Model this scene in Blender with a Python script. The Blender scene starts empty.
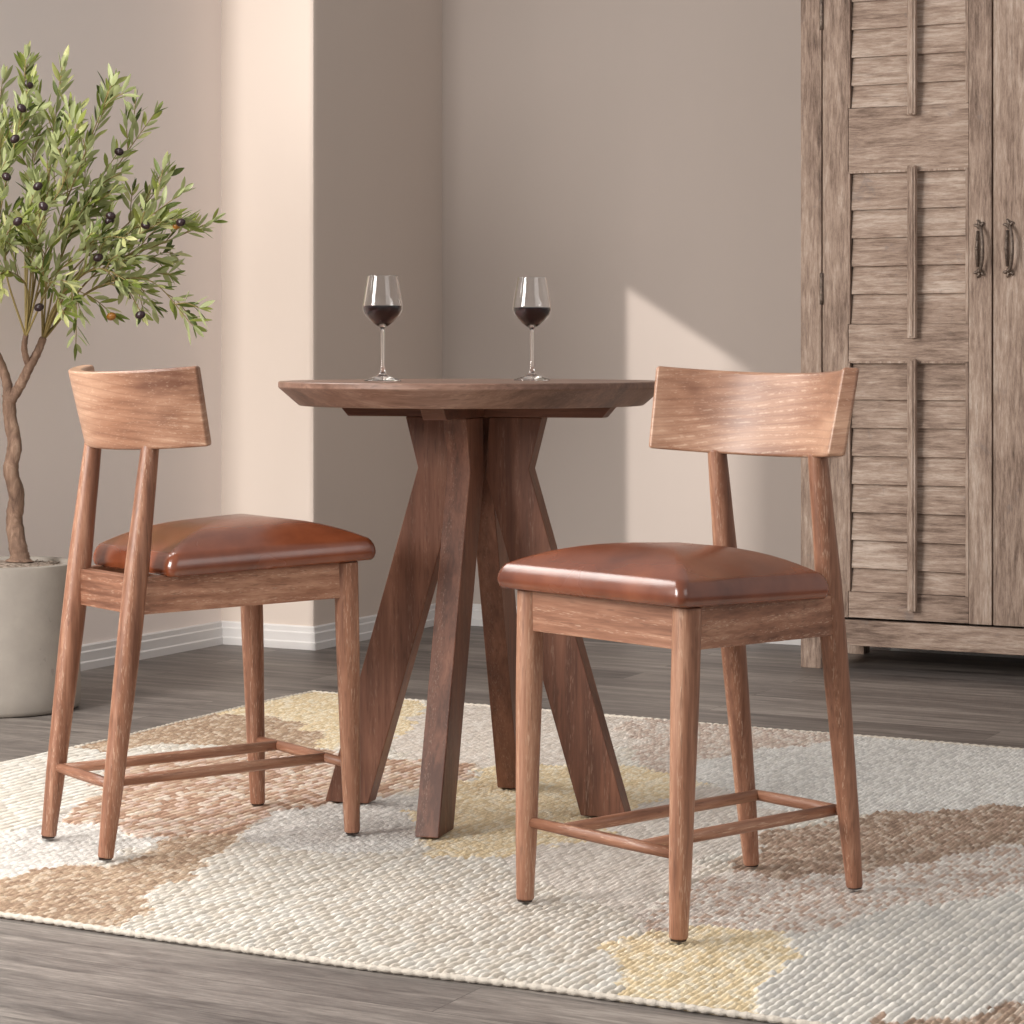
import bpy, bmesh, math, random
import numpy as np
from mathutils import Vector, Matrix
sin, cos, pi = math.sin, math.cos, math.pi
C = bpy.context.scene.collection
sc = bpy.context.scene
PHI = 0.48                                   # heading of the back wall / rug / cabinet
U = Vector((cos(PHI), -sin(PHI), 0)); V = Vector((sin(PHI), cos(PHI), 0))
RUGZ = 0.012

# ------------------------------------------------------------------ helpers
def link(o, parent=None):
    C.objects.link(o)
    if parent: o.parent = parent
    return o
def obj(name, bm, mat, parent=None, smooth=False, bevel=0, seg=2, sub=0):
    me = bpy.data.meshes.new(name); bmesh.ops.recalc_face_normals(bm, faces=bm.faces[:]); bm.to_mesh(me); bm.free()
    if mat: me.materials.append(mat)
    for p in me.polygons: p.use_smooth = smooth or bevel > 0
    o = bpy.data.objects.new(name, me); link(o, parent)
    if sub:
        m = o.modifiers.new('sub', 'SUBSURF'); m.levels = m.render_levels = sub
    if bevel:
        m = o.modifiers.new('bevel', 'BEVEL'); m.width = bevel; m.segments = seg; m.limit_method = 'ANGLE'; m.angle_limit = 0.6; m.harden_normals = True
    return o
def thing(name, label, cat, loc=(0, 0, 0), rz=0, group=None):
    o = bpy.data.objects.new(name, None); o.empty_display_size = .1; link(o); o.location = loc; o.rotation_euler = (0, 0, rz)
    o['label'] = label; o['category'] = cat
    if group: o['group'] = group
    return o
def tag(o, label, cat):
    o['label'] = label; o['category'] = cat; return o
def struct(o):
    o['kind'] = 'structure'; return o
def box(bm, x0, x1, y0, y1, z0, z1, M=None):
    vs = [bm.verts.new((x, y, z)) for z in (z0, z1) for y in (y0, y1) for x in (x0, x1)]
    if M:
        for v in vs: v.co = M @ v.co
    for f in ((0, 1, 3, 2), (4, 6, 7, 5), (0, 4, 5, 1), (2, 3, 7, 6), (0, 2, 6, 4), (1, 5, 7, 3)):
        bm.faces.new([vs[i] for i in f])
    return vs
def hexa(bm, pts):                            # 8 points: bottom ring 4, top ring 4
    vs = [bm.verts.new(p) for p in pts]
    for f in ((0, 3, 2, 1), (4, 5, 6, 7), (0, 1, 5, 4), (1, 2, 6, 5), (2, 3, 7, 6), (3, 0, 4, 7)):
        bm.faces.new([vs[i] for i in f])
def lathe(bm, prof, n=48, cx=0, cy=0, cap=True):
    rings = []
    for r, z in prof:
        rings.append([bm.verts.new((cx + r*cos(2*pi*i/n), cy + r*sin(2*pi*i/n), z)) for i in range(n)] if r > 1e-6 else [bm.verts.new((cx, cy, z))])
    for a, b in zip(rings, rings[1:]):
        for i in range(n):
            j = (i+1) % n
            if len(a) == 1 and len(b) == 1: continue
            if len(a) == 1: bm.faces.new((a[0], b[j], b[i]))
            elif len(b) == 1: bm.faces.new((a[i], a[j], b[0]))
            else: bm.faces.new((a[i], a[j], b[j], b[i]))
    if cap:
        for r in (rings[0], rings[-1]):
            if len(r) > 2: bm.faces.new(r)
def tube(bm, pts, rad, n=12, cap=True, squash=1.0, endround=False):
    pts = [Vector(p) for p in pts]
    if not hasattr(rad, '__len__'): rad = [rad]*len(pts)
    t0 = (pts[1]-pts[0]).normalized()
    up = Vector((0, 0, 1)) if abs(t0.z) < .9 else Vector((0, 1, 0))
    nrm = (up - t0*up.dot(t0)).normalized(); rings = []
    for i, p in enumerate(pts):
        t = (pts[min(i+1, len(pts)-1)] - pts[max(i-1, 0)]).normalized()
        nrm = (nrm - t*nrm.dot(t)).normalized(); b = t.cross(nrm)
        rings.append([bm.verts.new(p + (nrm*cos(2*pi*k/n) + b*sin(2*pi*k/n)*squash)*rad[i]) for k in range(n)])
    for a, b in zip(rings, rings[1:]):
        for k in range(n):
            j = (k+1) % n; bm.faces.new((a[k], a[j], b[j], b[k]))
    if cap:
        bm.faces.new(rings[0]); bm.faces.new(rings[-1])
    return rings
def prism(bm, prof, y0, y1, M=None):          # prof: (x,z) polygon swept in y
    a = [bm.verts.new((x, y0, z)) for x, z in prof]; b = [bm.verts.new((x, y1, z)) for x, z in prof]
    if M:
        for v in a+b: v.co = M @ v.co
    bm.faces.new(a); bm.faces.new(b[::-1])
    for i in range(len(prof)):
        j = (i+1) % len(prof); bm.faces.new((a[i], b[i], b[j], a[j]))
def BM(): return bmesh.new()
def lerp(a, b, t): return a+(b-a)*t
def srgb(r, g, b):
    f = lambda c: (c/255/12.92 if c/255 <= .04045 else ((c/255+.055)/1.055)**2.4)
    return (f(r), f(g), f(b), 1)

# ------------------------------------------------------------------ materials
class NT:
    def __init__(s, name):
        s.m = bpy.data.materials.new(name); s.m.use_nodes = True; s.t = s.m.node_tree; s.t.nodes.clear()
        s.out = s.n('ShaderNodeOutputMaterial'); s.p = s.n('ShaderNodeBsdfPrincipled'); s.l(s.p.outputs[0], s.out.inputs[0])
    def n(s, ty, **k):
        x = s.t.nodes.new(ty)
        for a, b in k.items(): setattr(x, a, b)
        return x
    def l(s, a, b): s.t.links.new(a, b)
    def coord(s, scale, rot=(0, 0, 0), rnd=True, kind='Object'):
        tc = s.n('ShaderNodeTexCoord'); mp = s.n('ShaderNodeMapping'); mp.inputs['Scale'].default_value = scale; mp.inputs['Rotation'].default_value = rot
        src = tc.outputs[kind]
        if rnd:
            oi = s.n('ShaderNodeObjectInfo'); m = s.n('ShaderNodeMath', operation='MULTIPLY'); m.inputs[1].default_value = 7.3; s.l(oi.outputs['Random'], m.inputs[0])
            va = s.n('ShaderNodeVectorMath', operation='ADD'); s.l(src, va.inputs[0]); s.l(m.outputs[0], va.inputs[1]); src = va.outputs[0]
        s.l(src, mp.inputs[0]); return mp.outputs[0]
    def noise(s, vec, scale, detail=4, rough=.6, dist=0):
        x = s.n('ShaderNodeTexNoise'); x.inputs['Scale'].default_value = scale; x.inputs['Detail'].default_value = detail
        x.inputs['Roughness'].default_value = rough; x.inputs['Distortion'].default_value = dist; s.l(vec, x.inputs['Vector']); return x.outputs['Fac']
    def ramp(s, fac, stops, interp='LINEAR'):
        r = s.n('ShaderNodeValToRGB'); cr = r.color_ramp; cr.interpolation = interp
        while len(cr.elements) < len(stops): cr.elements.new(.5)
        for e, (p, c) in zip(cr.elements, stops): e.position = p; e.color = c if len(c) == 4 else (*c, 1)
        s.l(fac, r.inputs[0]); return r.outputs[0]
    def mix(s, fac, a, b, mode='MIX'):
        x = s.n('ShaderNodeMix', data_type='RGBA', blend_type=mode)
        for sock, v in ((x.inputs[0], fac), (x.inputs[6], a), (x.inputs[7], b)):
            if hasattr(v, 'is_output'): s.l(v, sock)
            else: sock.default_value = v
        return x.outputs[2]
    def math(s, op, a, b=0.0, c=None, clamp=False):
        x = s.n('ShaderNodeMath', operation=op, use_clamp=clamp)
        for i, v in enumerate((a, b) if c is None else (a, b, c)):
            if hasattr(v, 'is_output'): s.l(v, x.inputs[i])
            else: x.inputs[i].default_value = v
        return x.outputs[0]
    def bump(s, h, strength, dist=.002, nrm=None):
        b = s.n('ShaderNodeBump'); b.inputs['Strength'].default_value = strength; b.inputs['Distance'].default_value = dist
        s.l(h, b.inputs['Height'])
        if nrm: s.l(nrm, b.inputs['Normal'])
        s.l(b.outputs[0], s.p.inputs['Normal']); return b.outputs[0]
    def set(s, **k):
        for a, b in k.items():
            i = s.p.inputs[a.replace('_', ' ')]
            if hasattr(b, 'is_output'): s.l(b, i)
            else: i.default_value = b
        return s
W3 = (0, 0, 0, 1); W1 = (1, 1, 1, 1)
AX = {'x': (.12, 1, 1), 'y': (1, .12, 1), 'z': (1, 1, .12)}
def wood(name, dark, mid, light, axis, rough=.42, pore=.36, porecol=(224, 196, 172), scale=1.0, swirl=0.0, band=.05, bmp=.16):
    s = NT(name); a = tuple((k if k == 1 else (.07 if not swirl else .30))*scale for k in AX[axis])
    v = s.coord(a)
    big = s.noise(v, 16 if not swirl else 8, 3, .45, .3+swirl*.5); mid_ = s.noise(v, 55, 4, .6, .3); fine = s.noise(v, 210, 3, .6, .1)
    wv = s.n('ShaderNodeTexWave', wave_type='BANDS', bands_direction={'x': 'Z', 'y': 'Z', 'z': 'X'}[axis]); wv.inputs['Scale'].default_value = 14; wv.inputs['Distortion'].default_value = 6+swirl*5
    wv.inputs['Detail'].default_value = 2; wv.inputs['Detail Scale'].default_value = .9; s.l(v, wv.inputs['Vector'])
    f = s.math('ADD', s.math('MULTIPLY', big, .40), s.math('ADD', s.math('MULTIPLY', mid_, .30), s.math('ADD', s.math('MULTIPLY', fine, .22), s.math('MULTIPLY', wv.outputs['Fac'], band))))
    col = s.ramp(f, [(.36, srgb(*dark)), (.50, srgb(*mid)), (.62, srgb(*light))])
    pa = tuple(k if k == 1 else (.09 if not swirl else .22) for k in AX[axis])
    p = s.noise(s.coord(pa), 560, 2, .5, .0)
    pf = s.ramp(p, [(.57, W3), (.66, W1)])
    zone = s.ramp(s.math('ADD', s.math('MULTIPLY', wv.outputs['Fac'], .5), s.math('MULTIPLY', s.noise(v, 9, 2), .5)), [(.42, W3), (.66, W1)])
    sp = s.math('MULTIPLY', pf, s.math('MULTIPLY', zone, pore))
    col = s.mix(sp, col, srgb(*porecol))
    dk = s.ramp(s.noise(s.coord(pa), 260, 2, .5, .1), [(.60, W3), (.70, W1)])
    col = s.mix(s.math('MULTIPLY', dk, .35), col, srgb(*[int(c*.72) for c in dark]))
    rg = s.math('ADD', s.math('MULTIPLY', mid_, .25), rough-.12)
    s.set(Base_Color=col, Roughness=rg); s.p.inputs['Specular IOR Level'].default_value = .45
    s.bump(s.math('ADD', s.math('MULTIPLY', mid_, .3), s.math('MULTIPLY', p, .6)), bmp, .001)
    return s.m
CH = dict(dark=(104, 66, 48), mid=(148, 103, 80), light=(182, 138, 112))
M_leg = wood('chair_wood_upright', axis='z', **CH)
M_rail = wood('chair_wood_cross', axis='x', **CH)
M_depth = wood('chair_wood_side', axis='y', **CH)
s = NT('chair_wood_backrest'); v = s.coord((.22, .6, 1)); big = s.noise(v, 9, 2, .4, .4); mid_ = s.noise(s.coord((.05, .3, 1)), 70, 4, .6, .2)
f = s.math('ADD', s.math('MULTIPLY', big, .66), s.math('MULTIPLY', mid_, .34))
col = s.ramp(f, [(.36, srgb(112, 74, 56)), (.5, srgb(154, 112, 88)), (.64, srgb(186, 146, 120))])
wv = s.n('ShaderNodeTexWave', wave_type='RINGS', rings_direction='Y'); wv.inputs['Scale'].default_value = 22; wv.inputs['Distortion'].default_value = 7; wv.inputs['Detail'].default_value = 1.5; wv.inputs['Detail Scale'].default_value = .5
s.l(s.coord((.32, .32, 1)), wv.inputs['Vector'])
line = s.ramp(wv.outputs['Fac'], [(.80, W3), (.97, W1)]); brk = s.ramp(s.noise(s.coord((.5, .5, 1)), 120, 3, .6), [(.44, W3), (.60, W1)])
zone = s.ramp(s.noise(s.coord((.6, .6, 1)), 6, 2), [(.42, W3), (.58, W1)])
col = s.mix(s.math('MULTIPLY', s.math('MULTIPLY', line, brk), s.math('MULTIPLY', zone, .34)), col, srgb(226, 198, 174))
pit = s.ramp(s.noise(s.coord((.25, .5, 1)), 380, 2, .5), [(.60, W3), (.70, W1)]); col = s.mix(s.math('MULTIPLY', pit, .2), col, srgb(222, 194, 170))
dkl = s.ramp(wv.outputs['Fac'], [(.0, W1), (.16, W3)]); col = s.mix(s.math('MULTIPLY', dkl, .22), col, srgb(104, 64, 46))
s.set(Base_Color=col, Roughness=s.math('ADD', s.math('MULTIPLY', mid_, .2), .28)); s.bump(pit, .08, .0008); M_back = s.m
TB = dict(dark=(82, 49, 35), mid=(121, 79, 60), light=(150, 106, 84), pore=.12, band=0.0, bmp=.08, scale=.6)
M_tleg = wood('table_wood_upright', axis='z', **TB)
M_ttop = wood('table_wood_top', axis='x', dark=(92, 66, 54), mid=(126, 95, 80), light=(152, 122, 106), pore=.15, rough=.4, band=0.0, bmp=.08, scale=.7)
M_tbar = wood('table_wood_bar', axis='x', **TB)

def weathered(name, axis):
    s = NT(name); a = AX[axis]; v = s.coord(a)
    big = s.noise(v, 6, 4, .6, .3); fine = s.noise(v, 85, 7, .8, .2); rnd = s.noise(s.coord((1, 1, 1)), 4, 3, .6)
    f = s.math('ADD', s.math('MULTIPLY', big, .36), s.math('ADD', s.math('MULTIPLY', fine, .49), s.math('MULTIPLY', rnd, .15)))
    col = s.ramp(f, [(.38, srgb(84, 66, 56)), (.45, srgb(134, 112, 98)), (.52, srgb(168, 145, 129)), (.62, srgb(204, 186, 172))])
    crack = s.noise(s.coord(tuple(k if k == 1 else .08 for k in a)), 210, 3, .6)
    col = s.mix(s.math('MULTIPLY', s.ramp(crack, [(.57, W3), (.68, W1)]), .35), col, srgb(92, 76, 66))
    worn = s.ramp(s.noise(s.coord((1, 1, 1)), 11, 5, .7, .6), [(.62, W3), (.7, W1)])
    col = s.mix(s.math('MULTIPLY', worn, .4), col, srgb(118, 110, 108))
    s.set(Base_Color=col, Roughness=.78)
    s.bump(s.math('SUBTRACT', fine, s.math('MULTIPLY', crack, .8)), .7, .003)
    return s.m
M_cabV = weathered('weathered_wood_upright', 'z'); M_cabH = weathered('weathered_wood_cross', 'x')

s = NT('brown_leather'); v = s.coord((1, 1, 1)); n1 = s.noise(v, 6, 4, .6); n2 = s.noise(v, 160, 3, .6); n3 = s.noise(v, 12, 2, .5, .5)
col = s.ramp(n1, [(.3, srgb(92, 44, 25)), (.52, srgb(120, 62, 37)), (.75, srgb(142, 78, 48))])
s.set(Base_Color=col, Roughness=s.math('ADD', s.math('MULTIPLY', n3, .16), .17)); s.p.inputs['Specular IOR Level'].default_value = .85
s.bump(s.math('ADD', s.math('MULTIPLY', n2, .25), s.noise(v, 14, 2, .5, .5)), .10, .002); M_leather = s.m

def wallmat(name, c1, c2):
    s = NT(name); v = s.coord((1, 1, 1), rnd=False); n = s.noise(s.coord((1, 1, .15), rnd=False), 5, 3, .5); h = s.noise(s.coord((.2, .2, 1), rnd=False), 420, 2, .5)
    s.set(Base_Color=s.mix(n, srgb(*c1), srgb(*c2)), Roughness=.85); s.bump(h, .08, .001); return s.m
M_wallL = wallmat('wall_left_light_tone', (238, 226, 219), (241, 229, 222))  # wall colour lightened, light on this side put into the paint
M_wallB = wallmat('wall_back_shade_tone', (176, 164, 156), (181, 168, 160))  # same wall darkened, its shade put into the colour
M_wallP = wallmat('wall_pillar_mid_tone', (204, 190, 180), (208, 194, 183))  # in-between tone of the same wall, light level put into the colour
s = NT('white_trim_paint'); s.set(Base_Color=srgb(214, 210, 208), Roughness=.45); M_trim = s.m

s = NT('grey_plank_floor'); v = s.coord((1, 1, 1), rot=(0, 0, PHI), rnd=False)
br = s.n('ShaderNodeTexBrick', offset=.37, squash=1); s.l(v, br.inputs['Vector'])
for k, val in (('Scale', 1.0), ('Mortar Size', .0012), ('Mortar Smooth', .3), ('Bias', 0.0), ('Brick Width', 1.25), ('Row Height', .152)): br.inputs[k].default_value = val
br.inputs['Color1'].default_value = (.15, .15, .15, 1); br.inputs['Color2'].default_value = (.85, .85, .85, 1); br.inputs['Mortar'].default_value = (.4, .4, .4, 1)
sx = s.n('ShaderNodeSeparateColor'); s.l(br.outputs['Color'], sx.inputs[0])
vs = s.n('ShaderNodeVectorMath', operation='MULTIPLY_ADD'); s.l(br.outputs['Color'], vs.inputs[0]); vs.inputs[1].default_value = (9, 5, 0); s.l(v, vs.inputs[2])
mp = s.n('ShaderNodeMapping'); mp.inputs['Scale'].default_value = (.1, 1, 1); s.l(vs.outputs[0], mp.inputs[0])
g1 = s.noise(mp.outputs[0], 22, 6, .7, .6); g2 = s.noise(mp.outputs[0], 150, 5, .75, .2); g3 = s.noise(mp.outputs[0], 5, 3, .5, .3)
f = s.math('ADD', s.math('MULTIPLY', g1, .42), s.math('ADD', s.math('MULTIPLY', g2, .33), s.math('ADD', s.math('MULTIPLY', g3, .17), s.math('MULTIPLY', sx.outputs[0], .1))))
col = s.ramp(f, [(.39, srgb(58, 53, 50)), (.47, srgb(98, 91, 87)), (.54, srgb(124, 116, 110)), (.64, srgb(162, 153, 145))])
col = s.mix(s.math('MULTIPLY', br.outputs['Fac'], .6), col, srgb(52, 47, 45))
s.set(Base_Color=col, Roughness=s.math('ADD', s.math('MULTIPLY', g2, .3), .32)); s.bump(g1, .2, .001); M_floor = s.m

s = NT('concrete'); v = s.coord((1, 1, 1)); n1 = s.noise(v, 5, 5, .6); n2 = s.noise(v, 90, 3, .7)
pits = s.ramp(s.noise(v, 45, 2, .5), [(.70, W3), (.76, W1)])
col = s.mix(s.math('MULTIPLY', pits, .3), s.ramp(n1, [(.3, srgb(146, 138, 130)), (.7, srgb(170, 161, 151))]), srgb(120, 112, 106))
s.set(Base_Color=col, Roughness=.8); s.bump(s.math('SUBTRACT', n2, pits), .25, .002); M_conc = s.m
s = NT('moss'); s.set(Base_Color=s.ramp(s.noise(s.coord((1, 1, 1)), 90, 4), [(.35, srgb(96, 80, 68)), (.65, srgb(186, 170, 156))]), Roughness=.95); M_moss = s.m
s = NT('bark'); v = s.coord((1, 1, .35)); n1 = s.noise(v, 50, 5, .7, .5)
s.set(Base_Color=s.ramp(n1, [(.3, srgb(84, 62, 50)), (.55, srgb(136, 108, 90)), (.75, srgb(170, 144, 124))]), Roughness=.85); s.bump(n1, .8, .006); M_bark = s.m
s = NT('twig'); s.set(Base_Color=srgb(140, 122, 74), Roughness=.7); M_twig = s.m
s = NT('olive_leaf'); g = s.n('ShaderNodeNewGeometry')
top = s.ramp(g.outputs['Random Per Island'], [(0, srgb(70, 84, 34)), (.35, srgb(112, 126, 52)), (.7, srgb(154, 162, 82)), (1, srgb(206, 204, 148))])
col = s.mix(g.outputs['Backfacing'], top, srgb(176, 184, 132)); s.set(Base_Color=col, Roughness=.45)
tr = s.n('ShaderNodeBsdfTranslucent'); s.l(col, tr.inputs[0]); mx = s.n('ShaderNodeMixShader'); mx.inputs[0].default_value = .3
s.l(s.p.outputs[0], mx.inputs[1]); s.l(tr.outputs[0], mx.inputs[2]); s.l(mx.outputs[0], s.out.inputs[0]); M_leaf = s.m
s = NT('olive_dark'); s.set(Base_Color=srgb(44, 26, 30), Roughness=.3); M_olive = s.m
s = NT('olive_amber'); s.set(Base_Color=srgb(150, 98, 34), Roughness=.3); M_olive2 = s.m
s = NT('clear_glass'); s.set(Base_Color=(1, 1, 1, 1), Roughness=0.0, IOR=1.45); s.p.inputs['Transmission Weight'].default_value = 1; M_glass = s.m
s = NT('red_wine'); s.set(Base_Color=srgb(44, 8, 14), Roughness=.03, IOR=1.34); s.p.inputs['Transmission Weight'].default_value = .25; M_wine = s.m
s = NT('aged_iron'); n = s.noise(s.coord((1, 1, 1)), 120, 3); s.set(Base_Color=s.ramp(n, [(.3, srgb(84, 72, 64)), (.7, srgb(140, 124, 112))]), Roughness=.5, Metallic=.6); M_iron = s.m
s = NT('dark_glide'); s.set(Base_Color=srgb(48, 34, 28), Roughness=.5); M_glide = s.m
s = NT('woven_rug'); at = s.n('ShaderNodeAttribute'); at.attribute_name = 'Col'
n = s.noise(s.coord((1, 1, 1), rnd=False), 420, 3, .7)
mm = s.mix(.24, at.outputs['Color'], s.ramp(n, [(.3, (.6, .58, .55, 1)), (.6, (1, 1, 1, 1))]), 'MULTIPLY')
s.set(Base_Color=mm, Roughness=.92); s.bump(n, .5, .003); M_rug = s.m
s = NT('rug_binding'); s.set(Base_Color=srgb(206, 196, 183), Roughness=.95); s.bump(s.noise(s.coord((1, 1, 1)), 200, 3), .7, .004); M_bind = s.m

# ------------------------------------------------------------------ room shell
A = Vector((-.944, 7.878, 0)); B = A + U*.352; Cc = B + V*.84
def wall(name, p, q, h, th, mat):             # inner face from p to q, body behind (left of p->q)
    d = (q-p).normalized(); n = Vector((-d.y, d.x, 0)); bm = BM()
    a, b, c, e = p, q, q+n*th, p+n*th
    hexa(bm, [a, b, c, e]+[x+Vector((0, 0, h)) for x in (a, b, c, e)]); return struct(obj(name, bm, mat))
H = 2.9
bm = BM(); hexa(bm, [Vector((x, y, z)) for z in (-.05, 0) for x, y in ((-7, -2), (8, -2), (8, 13), (-7, 13))]); struct(obj('floor', bm, M_floor))
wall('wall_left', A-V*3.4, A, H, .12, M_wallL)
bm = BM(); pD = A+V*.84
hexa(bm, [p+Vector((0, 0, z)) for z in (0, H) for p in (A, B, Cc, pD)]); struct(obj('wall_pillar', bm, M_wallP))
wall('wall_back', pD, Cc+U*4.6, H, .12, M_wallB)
# stepped skirting boards
SK = [(0, 0), (.016, 0), (.016, .030), (.013, .034), (.013, .058), (.009, .062), (.009, .078), (.004, .082), (0, .082)]
SK = [(0, 0), (.020, 0), (.020, .022), (.015, .026), (.015, .052), (.010, .056), (.010, .070), (.006, .074), (0, .074)]
def skirt(name, pts, ends):                   # polyline with the room on the right-hand side, mitred
    bm = BM(); rings = []
    for i, p in enumerate(pts):
        dirs = []
        if i > 0: dirs.append((pts[i]-pts[i-1]).normalized())
        if i < len(pts)-1: dirs.append((pts[i+1]-pts[i]).normalized())
        ns = [Vector((d.y, -d.x, 0)) for d in dirs]
        m = ns[0] if len(ns) == 1 else (ns[0]+ns[1])/(1+ns[0].dot(ns[1]))
        if ends.get(i) is not None: m = ends[i]
        rings.append([bm.verts.new(p+m*x+Vector((0, 0, z))) for x, z in SK])
    for a, b in zip(rings, rings[1:]):
        for k in range(len(SK)):
            j = (k+1) % len(SK); bm.faces.new((a[k], a[j], b[j], b[k]))
    bm.faces.new(rings[0]); bm.faces.new(rings[-1]); struct(obj(name, bm, M_trim))
skirt('baseboard_left', [A-V*3.4, A], {1: U-V})
skirt('baseboard_pillar', [A, B, Cc], {0: U-V, 2: U-V})
skirt('baseboard_back', [Cc, Cc+U*4.6], {0: U-V})

# ------------------------------------------------------------------ woven rug
RN = Vector((-1.7065, 4.4999, 0)); RU, RV = 3.15, 2.565
REG = [
('cream',[(-1,.93),(-1,1.6),(.09,1.79),(.28,1.28),(.43,.98),(.56,.67),(.54,.51),(.46,.42)]),
('white',[(-1,.1),(-1,.93),(.45,.5),(.52,.54),(.53,.71),(.42,.93),(.69,.65),(.84,.64),(.81,.44),(.82,.23),(.7,.15)]),
('tan',[(-1,.21),(.7,.15),(.81,.23),(.81,.41),(.88,.41),(.84,.64),(.9,.85),(.99,.64),(1.06,.41),(1.15,.16),(1.29,-.28),(.95,-.34),(-1,-.34)]),
('tan',[(-.2,1.52),(-.2,1.82),(-.2,2.13),(.29,2.08),(.57,1.69),(.37,1.64),(.21,1.61),(.12,1.46)]),
('multi',[(.52,.77),(.41,.99),(.27,1.31),(.29,1.55),(.54,1.73),(.8,1.7),(.98,1.75),(1.06,1.47),(1.0,1.3),(.94,1.14),(.86,.95),(.93,.75),(.85,.62),(.72,.64)]),
('yellow',[(-.2,2.1),(-.2,2.79),(.25,2.75),(.5,2.3),(.66,1.87),(.54,1.73),(.29,2.08)]),
('grey',[(.66,1.87),(.48,2.33),(.43,2.72),(.73,2.77),(.99,2.7),(1.17,2.17),(1.12,1.79),(1.03,1.67),(.82,1.71)]),
('white',[(.86,.95),(.94,1.14),(1.0,1.3),(1.07,1.31),(1.26,.94),(1.3,.75),(1.17,.71),(.98,.69)]),
('yellow',[(1.12,1.17),(1.06,1.47),(1.01,1.7),(1.15,1.84),(1.32,1.84),(1.47,1.9),(1.52,1.68),(1.49,1.42),(1.54,1.11),(1.52,.92),(1.46,.84),(1.35,.76)]),
('pink',[(.99,2.52),(1.0,2.7),(1.48,2.7),(1.59,2.43),(1.44,2.08),(1.41,1.85),(1.31,1.83)]),
('greyfine',[(1.47,.82),(1.54,1.11),(1.49,1.42),(1.52,1.68),(1.67,1.65),(1.78,1.58),(1.9,1.22),(1.87,1.0),(1.9,.77),(1.89,.51),(1.84,.56),(1.59,.69)]),
('white',[(1.44,1.78),(1.42,2.02),(1.57,2.6),(2.03,2.65),(2.42,2.6),(2.52,1.96),(2.24,1.75),(1.94,1.56),(1.75,1.56)]),
('brown',[(1.86,1.24),(1.93,1.6),(2.23,1.81),(2.52,1.96),(2.63,1.45),(2.33,1.42),(2.18,1.15),(2.03,.92),(1.94,.96)]),
('pinkgrey',[(1.89,.51),(1.91,.78),(1.95,.97),(2.03,.92),(2.18,1.15),(2.33,1.42),(2.63,1.45),(2.67,1.27),(2.44,1.04),(2.28,.75),(2.18,.54),(2.03,.46),(1.96,.37)]),
('yellow',[(1.96,.38),(2.03,.48),(2.15,.55),(2.25,.35),(2.38,-.21),(2.2,-.24),(2.11,-.08),(2.04,.1)]),
('blue',[(2.17,.53),(2.28,.75),(2.43,1.05),(2.67,1.27),(2.84,.43),(2.65,.27),(2.49,.1),(2.5,-.24),(2.41,-.29),(2.24,.35)]),
('brown',[(2.5,-.24),(2.49,.11),(2.65,.27),(2.84,.43),(2.93,-.02)])]
# kind: palette (srgb), rope pitch, stitch length, relief
KD = {'base': ([(232, 224, 212), (224, 214, 200), (238, 232, 222)], .0150, .034, 1.0),
 'cream': ([(232, 226, 215), (226, 218, 206), (238, 233, 224)], .0230, .040, 1.2),
 'white': ([(230, 225, 218), (216, 211, 205), (240, 236, 230)], .0110, .020, .9),
 'tan': ([(200, 174, 148), (186, 158, 132), (216, 196, 174), (174, 146, 122)], .0110, .018, .9),
 'multi': ([(216, 190, 166), (198, 164, 140), (234, 218, 202), (186, 150, 126), (224, 198, 182)], .0180, .026, 1.2),
 'yellow': ([(239, 219, 183), (231, 208, 168), (246, 232, 206)], .0115, .018, .9),
 'grey': ([(226, 214, 202), (216, 203, 191), (234, 224, 214)], .0110, .022, .7),
 'pink': ([(218, 200, 186), (206, 184, 170), (230, 218, 207)], .0140, .022, 1.0),
 'greyfine': ([(226, 216, 206), (217, 206, 195), (234, 225, 215)], .0115, .034, .8),
 'brown': ([(178, 152, 131), (158, 132, 113), (208, 188, 170), (188, 160, 140)], .0110, .018, 1.0),
 'pinkgrey': ([(224, 211, 200), (200, 174, 157), (236, 228, 219), (212, 198, 188)], .0110, .018, .9),
 'blue': ([(230, 224, 215), (220, 215, 208), (239, 233, 224)], .0150, .032, 1.1)}
KN = list(KD)
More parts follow.
